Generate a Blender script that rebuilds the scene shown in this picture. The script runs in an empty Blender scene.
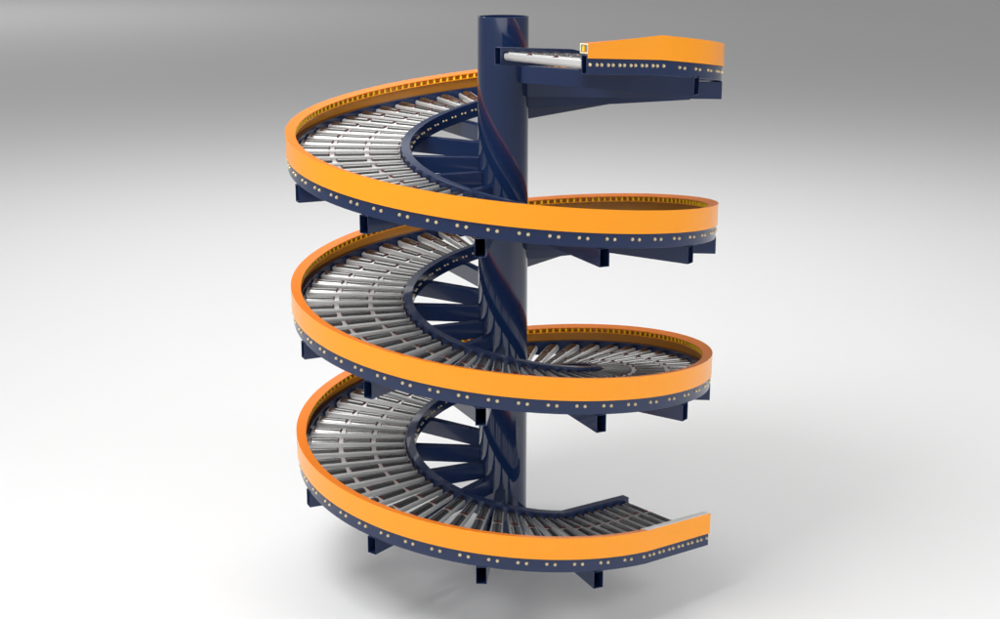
import bpy, bmesh, math, random
from math import sin, cos, pi, radians
from mathutils import Vector, Matrix
random.seed(4)
sc = bpy.context.scene
COL = sc.collection

# ------------------------------------------------------------------ measures (outer rail radius = 1)
H = 0.71708            # rise per turn
ZG = 0.18599           # height of the guard's top edge at angle 0
GH = 0.099             # guard height
CH = 0.0622            # rail showing below the guard
R_OUT, R_OUT_IN = 0.992, 0.960
R_IN, R_IN_IN = 0.4726, 0.432
R_COL = 0.1172
Z_TOP = 2.4706
FLOOR = -0.165
PH0, PH1 = 50.0, 1130.0
L0, L1 = 0.407, 0.409
SL = 0.068             # slope of the straight ends
RAIL_TOP, RAIL_BOT = -GH + 0.012, -GH - CH

def frame(s):
    """s: ('h', phi) on the helix or ('a'|'b', distance) on the lower / upper straight end -> origin, radial, tangent, z"""
    k, v = s
    if k == 'h':
        t = radians(v)
        return Vector((0, 0)), Vector((cos(t), -sin(t))), Vector((-sin(t), -cos(t))), ZG + H*v/360
    ph = PH0 if k == 'a' else PH1
    t = radians(ph)
    r = Vector((cos(t), -sin(t))); tg = Vector((-sin(t), -cos(t)))
    sg = -1 if k == 'a' else 1
    return tg*sg*v, r, tg, ZG + H*ph/360 + sg*SL*v

def pt(s, R, dz):
    o, r, tg, z = frame(s)
    return Vector((o.x + r.x*R, o.y + r.y*R, z + dz))

def path(a=True, h=True, b=True, step=2.0):
    out = []
    if a:
        out += [('a', L0*(1 - i/6)) for i in range(6)]
    if h:
        n = int((PH1 - PH0)/step)
        out += [('h', PH0 + (PH1 - PH0)*i/n) for i in range(n + 1)]
    if b:
        out += [('b', L1*(i + 1)/6) for i in range(6)]
    return out

# ------------------------------------------------------------------ materials
def mat(name, col, rough=0.4, metal=0.0, coat=0.0, bump=0.0, bscale=60, var=0.0, vscale=8, spec=0.5):
    m = bpy.data.materials.new(name); m.use_nodes = True
    nt = m.node_tree; b = nt.nodes['Principled BSDF']
    b.inputs['Base Color'].default_value = (*col, 1)
    b.inputs['Roughness'].default_value = rough
    b.inputs['Metallic'].default_value = metal
    b.inputs['Coat Weight'].default_value = coat
    b.inputs['Coat Roughness'].default_value = 0.03
    b.inputs['Specular IOR Level'].default_value = spec
    tc = nt.nodes.new('ShaderNodeTexCoord')
    if var:
        n = nt.nodes.new('ShaderNodeTexNoise'); n.inputs['Scale'].default_value = vscale; n.inputs['Detail'].default_value = 5
        nt.links.new(tc.outputs['Object'], n.inputs['Vector'])
        mr = nt.nodes.new('ShaderNodeMapRange')
        mr.inputs['To Min'].default_value = max(0, rough - var); mr.inputs['To Max'].default_value = rough + var
        nt.links.new(n.outputs['Fac'], mr.inputs['Value']); nt.links.new(mr.outputs['Result'], b.inputs['Roughness'])
    if bump:
        n2 = nt.nodes.new('ShaderNodeTexNoise'); n2.inputs['Scale'].default_value = bscale; n2.inputs['Detail'].default_value = 3
        nt.links.new(tc.outputs['Object'], n2.inputs['Vector'])
        bp = nt.nodes.new('ShaderNodeBump'); bp.inputs['Strength'].default_value = bump; bp.inputs['Distance'].default_value = 0.002
        nt.links.new(n2.outputs['Fac'], bp.inputs['Height']); nt.links.new(bp.outputs['Normal'], b.inputs['Normal'])
    return m

M_BLUE = mat('blue_paint', (0.009, 0.022, 0.074), 0.22, coat=0.25, var=0.04, spec=0.4)
M_PIPE = mat('blue_gloss_paint', (0.007, 0.019, 0.066), 0.06, coat=0.6, var=0.02)
M_ORANGE = mat('orange_paint', (0.97, 0.335, 0.004), 0.30, coat=0.2, spec=0.45, var=0.04)
M_RIM = mat('red_orange_rim', (0.96, 0.235, 0.006), 0.34, coat=0.05, spec=0.35)  # redder orange for the guard's top face
M_INNER_SHADE = mat('orange_paint_shaded', (0.60, 0.23, 0.012), 0.30, coat=0.2)  # guard orange with the shade of its inner face put into the colour
M_FRAME = mat('pale_yellow_plastic', (0.90, 0.86, 0.60), 0.4)
M_WHITE = mat('white_paint', (0.92, 0.92, 0.90), 0.35)
M_YELLOW = mat('yellow_plastic', (0.95, 0.74, 0.02), 0.35)
M_LIGHT = mat('satin_light_metal', (0.62, 0.62, 0.61), 0.30, metal=0.35, var=0.05, vscale=20)
M_STEEL = mat('dark_steel', (0.20, 0.198, 0.195), 0.20, metal=0.9, var=0.04, vscale=25)
M_CAP = mat('dark_red_plastic', (0.075, 0.010, 0.010), 0.4)
M_BOLT = mat('pale_zinc', (0.72, 0.60, 0.38), 0.32, metal=0.6)
M_BLACK = mat('black_rubber', (0.006, 0.009, 0.024), 0.5)

# ------------------------------------------------------------------ helpers
def build(name, bm, mats, parent=None, smooth=35, bevel=0):
    bmesh.ops.recalc_face_normals(bm, faces=bm.faces[:])
    me = bpy.data.meshes.new(name); bm.to_mesh(me); bm.free()
    for m in (mats if isinstance(mats, (list, tuple)) else [mats]): me.materials.append(m)
    if smooth:
        for p in me.polygons: p.use_smooth = True
        me.set_sharp_from_angle(angle=radians(smooth))
    o = bpy.data.objects.new(name, me); COL.objects.link(o)
    if parent: o.parent = parent
    if bevel:
        md = o.modifiers.new('bevel', 'BEVEL'); md.width = bevel; md.segments = 2; md.limit_method = 'ANGLE'; md.angle_limit = radians(50)
    return o

def ring_sweep(bm, rings, closed=True, mi=0):
    vs = [[bm.verts.new(p) for p in r] for r in rings]
    n = len(rings[0])
    for a, b in zip(vs, vs[1:]):
        for i in range(n if closed else n - 1):
            j = (i + 1) % n
            f = bm.faces.new((a[i], a[j], b[j], b[i])); f.material_index = mi
    return vs

def hollow(bm, ss, r0, r1, z0f, z1f, th):
    """hollow rectangular tube along the path, wall th, rims closed at both open ends"""
    out = [[pt(s, r0, z0f(s)), pt(s, r1, z0f(s)), pt(s, r1, z1f(s)), pt(s, r0, z1f(s))] for s in ss]
    inn = [[pt(s, r0 + th, z0f(s) + th), pt(s, r1 - th, z0f(s) + th), pt(s, r1 - th, z1f(s) - th), pt(s, r0 + th, z1f(s) - th)] for s in ss]
    vo = ring_sweep(bm, out); vi = ring_sweep(bm, inn)
    for a, b in ((vo[0], vi[0]), (vo[-1], vi[-1])):
        for i in range(4):
            j = (i + 1) % 4
            bm.faces.new((a[i], a[j], b[j], b[i]))

def cyl(bm, p0, p1, r0, r1=None, seg=16, mi=0, cap=True, capmi=None):
    r1 = r0 if r1 is None else r1
    p0, p1 = Vector(p0), Vector(p1); d = (p1 - p0).normalized()
    u = d.orthogonal().normalized(); w = d.cross(u)
    A = [bm.verts.new(p0 + (u*cos(2*pi*i/seg) + w*sin(2*pi*i/seg))*r0) for i in range(seg)]
    B = [bm.verts.new(p1 + (u*cos(2*pi*i/seg) + w*sin(2*pi*i/seg))*r1) for i in range(seg)]
    for i in range(seg):
        j = (i + 1) % seg
        bm.faces.new((A[i], A[j], B[j], B[i])).material_index = mi
    if cap:
        cm = mi if capmi is None else capmi
        bm.faces.new(A).material_index = cm; bm.faces.new(B).material_index = cm

# ------------------------------------------------------------------ the conveyor
root = bpy.data.objects.new('spiral_conveyor', None); COL.objects.link(root)
root.location = (0, 0, FLOOR)
root['label'] = 'tall spiral roller conveyor with orange side guard winding three turns around a dark blue column'
root['category'] = 'conveyor'
OFF = Vector((0, 0, -FLOOR))       # meshes are written in world coordinates; children carry the offset
def part(name, bm, mats, parent=None, **k):
    o = build(name, bm, mats, parent or root, **k)
    if parent is None: o.location = OFF
    return o

# column: open pipe
bm = bmesh.new()
rings = []
N = 96
prof = [(R_COL, FLOOR + 0.001), (R_COL, Z_TOP - 0.002), (R_COL - 0.002, Z_TOP), (R_COL - 0.010, Z_TOP), (R_COL - 0.010, Z_TOP - 0.6)]
rings = [[Vector((r*cos(2*pi*i/N), r*sin(2*pi*i/N), z)) for i in range(N)] for r, z in prof]
vs = ring_sweep(bm, rings)
bm.faces.new(vs[-1])
column = part('column', bm, M_PIPE)

# rails
for nm, r0, r1 in (('outer_rail', R_OUT_IN, R_OUT), ('inner_rail', R_IN_IN, R_IN)):
    bm = bmesh.new()
    hollow(bm, path(), r0, r1, lambda s: RAIL_BOT, lambda s: RAIL_TOP, 0.004)
    part(nm, bm, M_BLUE, bevel=0.0012)

# side guard: plate with an inward C profile on top that holds the guide wheels
def taper(s):
    return -0.043*s[1]/L1 if s[0] == 'b' else 0.0
TW, TH, T = 0.046, 0.038, 0.0035
def tilt(s):
    return 0.010*(1 - s[1]/L1) if s[0] == 'b' else 0.010
def guard_ring(s):
    t = taper(s); d = tilt(s)
    pr = [(1.0, -GH), (1.0, t), (1.0 - TW, t - d), (1.0 - TW, t - d - 0.004), (1.0 - TW + T, t - d - 0.004), (1.0 - TW + T, t - d - T),
          (1.0 - 0.004, t - T), (1.0 - 0.004, t - TH + T), (1.0 - TW + T, t - TH + T), (1.0 - TW + T, t - TH + 0.0045), (1.0 - TW, t - TH + 0.0045),
          (1.0 - TW, t - TH), (1.0 - 0.004, t - TH), (1.0 - 0.004, -GH)]
    return [pt(s, r, z) for r, z in pr]
bm = bmesh.new()
vs = ring_sweep(bm, [guard_ring(s) for s in path()])
bm.faces.ensure_lookup_table()
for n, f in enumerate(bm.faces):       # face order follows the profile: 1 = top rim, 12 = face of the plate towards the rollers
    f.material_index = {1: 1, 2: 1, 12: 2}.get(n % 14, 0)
bm.faces.new(vs[0]); bm.faces.new(vs[-1])
guard = part('side_guard', bm, [M_ORANGE, M_RIM, M_INNER_SHADE])
# pale caps over the guard profile along the two straight ends
for key, L in (('a', L0), ('b', L1)):
    bm = bmesh.new()
    ss = [] if key == 'b' else [(key, L*i/8) for i in range(9)]
    rr = []
    for s in ss:
        t = taper(s) + 0.0022; d = tilt(s)
        pr = [(0.9998, t - 0.0015), (0.9998, t), (1.0 - TW - 0.002, t - d), (1.0 - TW - 0.002, t - TH - 0.003), (0.990, t - TH - 0.003),
              (0.990, t - TH - 0.001), (1.0 - TW - 0.0005, t - TH - 0.001), (1.0 - TW - 0.0005, t - d - 0.0015)]
        rr.append([pt(s, r, z) for r, z in pr])
    if rr:
        v = ring_sweep(bm, rr)
        bm.faces.new(v[0]); bm.faces.new(v[-1])
    if key == 'b':       # pale end frame of the open profile
        e = ('b', L1 + 0.0015); t = taper(('b', L1))
        A = [pt(e, r, z) for r, z in ((0.999, t), (1 - TW, t), (1 - TW, t - TH), (0.999, t - TH))]
        B = [pt(e, r, z) for r, z in ((0.996, t - 0.004), (1 - TW + 0.004, t - 0.004), (1 - TW + 0.004, t - TH + 0.004), (0.996, t - TH + 0.004))]
        A = [bm.verts.new(p) for p in A]; B = [bm.verts.new(p) for p in B]
        for i in range(4):
            j = (i + 1) % 4; bm.faces.new((A[i], A[j], B[j], B[i]))
    o = part('guard_cap', bm, M_WHITE if key == 'a' else M_FRAME, parent=guard)
    o['label'] = 'white cap strip along the lower end of the orange guard' if key == 'a' else 'pale end frame at the upper end of the orange guard'

# support arms: hollow rectangular tubes from the column to the outer edge
AW, AH, AT = 0.046, 0.078, 0.0022
def arm_bm(ph):
    t = radians(ph); r = Vector((cos(t), -sin(t), 0)); q = Vector((sin(t), cos(t), 0))
    zt = ZG + H*ph/360 + RAIL_BOT - 0.0028 + (0.011 if ph > 1100 else 0.002)
    bm = bmesh.new()
    def rect(R, e):
        return [r*R + q*x + Vector((0, 0, z)) for x, z in ((-AW/2 + e, zt - AH + e), (AW/2 - e, zt - AH + e), (AW/2 - e, zt - e), (-AW/2 + e, zt - e))]
    a = ring_sweep(bm, [rect(R_COL - 0.012, 0), rect(0.996, 0)])
    b = ring_sweep(bm, [rect(0.45, AT), rect(0.996, AT)])
    for i in range(4):
        j = (i + 1) % 4; bm.faces.new((a[1][i], a[1][j], b[1][j], b[1][i]))
    bm.faces.new(b[0])
    return bm
k = 0
while 65.3 + 30*k < PH1:
    part('support_arm', arm_bm(65.3 + 30*k), M_BLUE, bevel=0.0015); k += 1

# rollers ----------------------------------------------------------
SEG = [(0.484, 0.621), (0.643, 0.780), (0.802, 0.939)]
RZ = -GH - 0.0262
def tub_profile(w, h, n=5):
    """flat topped, rounded tub section (x across, z up)"""
    pts = []; rr = h*0.42
    for cx, cz, a0 in ((w/2 - rr*0.45, h/2 - rr*0.45, 0), (-(w/2 - rr*0.45), h/2 - rr*0.45, 90)):
        for i in range(4):
            a = radians(a0 + 90*i/3); pts.append((cx + rr*0.45*cos(a), cz + rr*0.45*sin(a)))
    rb = h*0.5
    for cx, a0 in ((-(w/2 - rb), 180), (w/2 - rb, 270)):
        for i in range(n + 1):
            a = radians(a0 + 90*i/n); pts.append((cx + rb*cos(a), rb*sin(a)))
    return pts
# local frame of a roller: x radial (true radius), y travel direction, z up
def roller_meshes(wi, wo, hi, ho):
    r_a, r_b = 0.4765, 0.9565
    bm = bmesh.new()
    def sec(x, e=0):
        f = (x - r_a)/(r_b - r_a); w = wi + (wo - wi)*f - e; h = hi + (ho - hi)*f - e
        return [Vector((x, a, b)) for a, b in tub_profile(w, h)]
    v = ring_sweep(bm, [sec(r_a, 0.006), sec(r_a + 0.005), sec(r_b - 0.004), sec(r_b, 0.008)])
    bm.faces.new(v[0]); bm.faces.new(v[-1])
    # black axle collars against the two rails, pale axle stubs through them
    for x0, x1 in ((R_IN - 0.001, R_IN + 0.0045), (R_OUT_IN - 0.0045, R_OUT_IN + 0.001)):
        cyl(bm, (x0, 0, 0.012), (x1, 0, 0.012), 0.013, seg=14, mi=1)
    body = bm
    tubes = []
    for a, b in SEG:
        bm = bmesh.new()
        def dims(x):
            f = (x - r_a)/(r_b - r_a); w = wi + (wo - wi)*f; h = hi + (ho - hi)*f
            r = w*0.50
            return r, h/2 + w*0.165 - r
        ra, za = dims(a); rb, zb = dims(b)
        def arc(x, k=1.0):
            rr_, zz = dims(x); rr_ *= k
            a0 = math.asin(max(-1, min(1, (0.002 - zz)/rr_)))
            n = 18
            return [Vector((x, rr_*cos(a0 + (pi - 2*a0)*i/n), zz + rr_*sin(a0 + (pi - 2*a0)*i/n))) for i in range(n + 1)]
        v = ring_sweep(bm, [arc(a + 0.005), arc(b - 0.005)], mi=0)
        for xs in ((a, a + 0.005), (b - 0.005, b)):
            v = ring_sweep(bm, [arc(xs[0], 0.965 if xs[0] == a else 1.0), arc(xs[1], 0.965 if xs[1] == b else 1.0)], mi=1)
            for q in (v[0], v[-1]): bm.faces.new(q).material_index = 1
        tubes.append(bm)
    return body, tubes
def bolt_bm():
    """domed bolt head along +x, base at origin"""
    bm = bmesh.new(); n = 14; rings = []
    for x, r in ((-0.001, 0.0073), (0.0010, 0.0073), (0.0012, 0.0062), (0.0040, 0.0060), (0.0064, 0.0042), (0.0072, 0.0016)):
        rings.append([Vector((x, r*cos(2*pi*i/n), r*sin(2*pi*i/n))) for i in range(n)])
    v = ring_sweep(bm, rings); bm.faces.new(v[0]); bm.faces.new(v[-1])
    return bm

def proto(kind):
    if kind == 'wedge': b, t = roller_meshes(0.046, 0.068, 0.029, 0.038)
    else: b, t = roller_meshes(0.046, 0.050, 0.029, 0.036)
    body = build('roller', b, [M_LIGHT, M_BLACK], root)
    tt = [build('roller_tube', x, [M_STEEL, M_CAP], body) for x in t]
    return body, tt
bolt = build('axle_bolt', bolt_bm(), M_BOLT, root)
protos = {k: proto(k) for k in ('wedge', 'straight')}

spots = []
STEP = 7.2
ph = 49.2 + STEP
while ph < PH1 - 4:
    spots.append((('h', ph), 'wedge', 0.0185)); ph += STEP
for key, L in (('a', L0), ('b', L1)):
    for i in range(7):
        spots.append(((key, 0.0625*i), 'straight', 0.0185))

def place(s, kind, dy):
    o, r, tg, z = frame(s)
    slope = H/(2*pi)/0.72 if s[0] == 'h' else SL
    X = Vector((r.x, r.y, 0)); Y = Vector((tg.x, tg.y, slope)).normalized(); Z = X.cross(Y)
    if Z.z < 0: Y = -Y; Z = X.cross(Y)
    m = Matrix((X, Y, Z)).transposed().to_4x4(); m.translation = Vector((o.x, o.y, z + RZ)) + OFF
    pb, pts_ = protos[kind]
    b = pb.copy(); COL.objects.link(b); b.parent = root; b.matrix_local = m
    kids = []
    for t in pts_:
        c = t.copy(); COL.objects.link(c); c.parent = b; kids.append(c)
    zslope = (H/(2*pi)/R_OUT if s[0] == 'h' else SL)
    for sg in (1, -1):
        for y in (dy, -dy):
            for R, d in ((R_OUT + 0.0005, 1), (R_IN_IN - 0.0005, -1)):
                if sg != d: continue
                yy = y if d == 1 else y*0.5
                c = bolt.copy(); COL.objects.link(c); c.parent = b
                Rr = R - (yy*yy/(2*R) if s[0] == 'h' else 0)
                # head sits on the rail's cylinder, turned to its normal
                ang = math.atan2(yy, R) if s[0] == 'h' else 0
                c.matrix_local = Matrix.Translation((R*cos(ang) if s[0] == 'h' else R, R*sin(ang) if s[0] == 'h' else yy, 0.0015)) @ Matrix.Rotation(ang + (pi if d < 0 else 0), 4, 'Z') @ Matrix.Scale(1.0 if d > 0 else 0.78, 4)
                kids.append(c)
    return b, kids
rollers = [place(*s) for s in spots]

# guide wheels inside the guard profile
bm = bmesh.new()
cyl(bm, (0, 0, -0.0125), (0, 0, 0.0105), 0.0062, seg=12)
wheel = build('guide_wheel', bm, M_YELLOW, guard)
wheels = []
WS = 360/168
ph = PH0 + 1.0
wl = []
while ph < PH1: wl.append(('h', ph)); ph += WS
for key, L in (('a', L0), ('b', L1)):
    d = L - 0.010
    while d > 0.012: wl.append((key, d)); d -= 0.037
for s in wl:
    c = wheel.copy(); COL.objects.link(c); c.parent = guard
    c.location = pt(s, 1 - TW + 0.0092, taper(s) - TH/2 - 0.4*tilt(s)); wheels.append(c)

# ------------------------------------------------------------------ studio floor, wide enough to fill the view
bm = bmesh.new()
ys = [-40, -14, -4, 0, 4, 10, 20, 40, 80, 180]
v = ring_sweep(bm, [[Vector((x, y, FLOOR)) for x in (-90, -8, 8, 90)] for y in ys], closed=False)
M_FLOOR = mat('studio_paper', (0.83, 0.83, 0.83), 0.6, spec=0.2)
bd = build('floor', bm, M_FLOOR, None, smooth=60)
bd['kind'] = 'structure'

# ------------------------------------------------------------------ camera
cam = bpy.data.cameras.new('camera'); co = bpy.data.objects.new('camera', cam); COL.objects.link(co)
cam.sensor_width = 36; cam.lens = 1.42441*36; cam.clip_end = 200; cam.clip_start = 0.05
co.location = (0, -6.5968, 2.82574)
co.rotation_euler = (pi/2 - 0.25696, 0, 0.0021)
sc.camera = co

# ------------------------------------------------------------------ keep the 100 best seen of each repeated part, merge the rest
bpy.context.view_layer.update()
dg = bpy.context.evaluated_depsgraph_get(); dg.update()
eye = Vector(co.location)
tmpl = [bolt, wheel] + [protos[k][0] for k in protos] + [t for k in protos for t in protos[k][1]]
hidden = [t for t in tmpl]
for t in hidden: bpy.data.objects.remove(t)
bpy.context.view_layer.update()
dg = bpy.context.evaluated_depsgraph_get()
def seen(p, tol):
    d = p - eye; L = d.length; d.normalize()
    hit, loc, *_ = sc.ray_cast(dg, eye, d, distance=L + 1)
    return 1.0/L**2 if (hit and (loc - p).length < tol) else 0.0
def score_roller(b):
    m = b.matrix_world; s = 0
    for i in range(9):
        x = 0.5 + 0.45*i/8
        for y in (-0.02, 0.0, 0.02): s += seen(m @ Vector((x, y, 0.014)), 0.02)
    for R in (0.995, 0.428): s += 2*seen(m @ Vector((R, 0.018 if R > .5 else .012, 0.002)), 0.012)
    return s
def score_wheel(c): return seen(c.matrix_world.translation, 0.02) + 0.001/(c.matrix_world.translation - eye).length

def merge(objs, name, mats, parent):
    bm = bmesh.new(); inv = parent.matrix_world.inverted()
    for o in objs:
        me = o.data.copy(); me.transform(inv @ o.matrix_world)
        idx = [mats.index(x) for x in o.data.materials]
        n0 = len(bm.faces); bm.from_mesh(me); bm.faces.ensure_lookup_table()
        for f in bm.faces[n0:]: f.material_index = idx[min(f.material_index, len(idx) - 1)]
        bpy.data.meshes.remove(me)
    me = bpy.data.meshes.new(name); bm.to_mesh(me); bm.free()
    for m in mats: me.materials.append(m)
    r = bpy.data.objects.new(name, me); COL.objects.link(r); r.parent = parent
    r['kind'] = 'stuff'
    return r
rollers.sort(key=lambda t: -score_roller(t[0]))
rest = [o for b, ks in rollers[100:] for o in [b] + ks]
merge(rest, 'roller', [M_LIGHT, M_BLACK, M_STEEL, M_CAP, M_BOLT], root)
wheels.sort(key=lambda c: -score_wheel(c))
rw = wheels[100:]
merge(rw, 'guide_wheel', [M_YELLOW], guard)
for o in rest + rw: bpy.data.objects.remove(o)

# ------------------------------------------------------------------ light
WF, WB = 1.50, 0.205
w = bpy.data.worlds.new('World'); sc.world = w; w.use_nodes = True
# unseen surroundings: even grey, with an added low glow in front (towards -y)
nt = w.node_tree; bg = nt.nodes['Background']
tc = nt.nodes.new('ShaderNodeTexCoord'); sx = nt.nodes.new('ShaderNodeSeparateXYZ')
nt.links.new(tc.outputs['Generated'], sx.inputs[0])
def mrange(src, a, b, c, d, kind='SMOOTHSTEP'):
    n = nt.nodes.new('ShaderNodeMapRange'); n.interpolation_type = kind
    for k, v in zip(('From Min', 'From Max', 'To Min', 'To Max'), (a, b, c, d)): n.inputs[k].default_value = v
    nt.links.new(src, n.inputs['Value']); return n.outputs['Result']
def mth(op, a, b):
    n = nt.nodes.new('ShaderNodeMath'); n.operation = op
    for k, v in enumerate((a, b)):
        if isinstance(v, (int, float)): n.inputs[k].default_value = v
        else: nt.links.new(v, n.inputs[k])
    return n.outputs[0]
front = mrange(sx.outputs['Y'], 0.35, -0.75, 0.0, 1.0)
low = mrange(sx.outputs['Z'], 0.75, 0.0, 0.0, 1.0)
left = mrange(sx.outputs['X'], 0.9, -0.9, 0.85, 1.2)
st = mth('ADD', mth('MULTIPLY', mth('MULTIPLY', mth('MULTIPLY', front, low), left), WF), WB)
nt.links.new(st, bg.inputs['Strength'])
bg.inputs['Color'].default_value = (1.0, 1.0, 1.0, 1)
def area(name, loc, to, size, power, col=(1, 1, 1), sy=None):
    l = bpy.data.lights.new(name, 'AREA'); l.size = size; l.energy = power; l.color = col
    if sy: l.shape = 'RECTANGLE'; l.size_y = sy
    o = bpy.data.objects.new(name, l); COL.objects.link(o); o.location = loc
    o.rotation_euler = (Vector(to) - Vector(loc)).to_track_quat('-Z', 'Y').to_euler()
    return o
area('back_softbox', (-0.5, 7.0, 9.5), (-0.5, 7.2, 0), 11.0, 710, sy=5.0)
area('key_softbox', (-2.8, -2.2, 6.6), (-0.5, 0.4, 0), 3.4, 380)
area('right_fill', (6.5, -3.0, 4.6), (1.6, 1.0, 0.4), 4.0, 180)  # added unseen fill, lifts the right-hand floor and guard
area('far_fill', (-26, 48, 20), (-26, 48, 0), 26.0, 2000)  # added unseen lamp, brightens only the distant floor on the left

sc.view_settings.view_transform = 'Standard'; sc.view_settings.look = 'None'
sc.view_settings.exposure = 0; sc.view_settings.gamma = 1
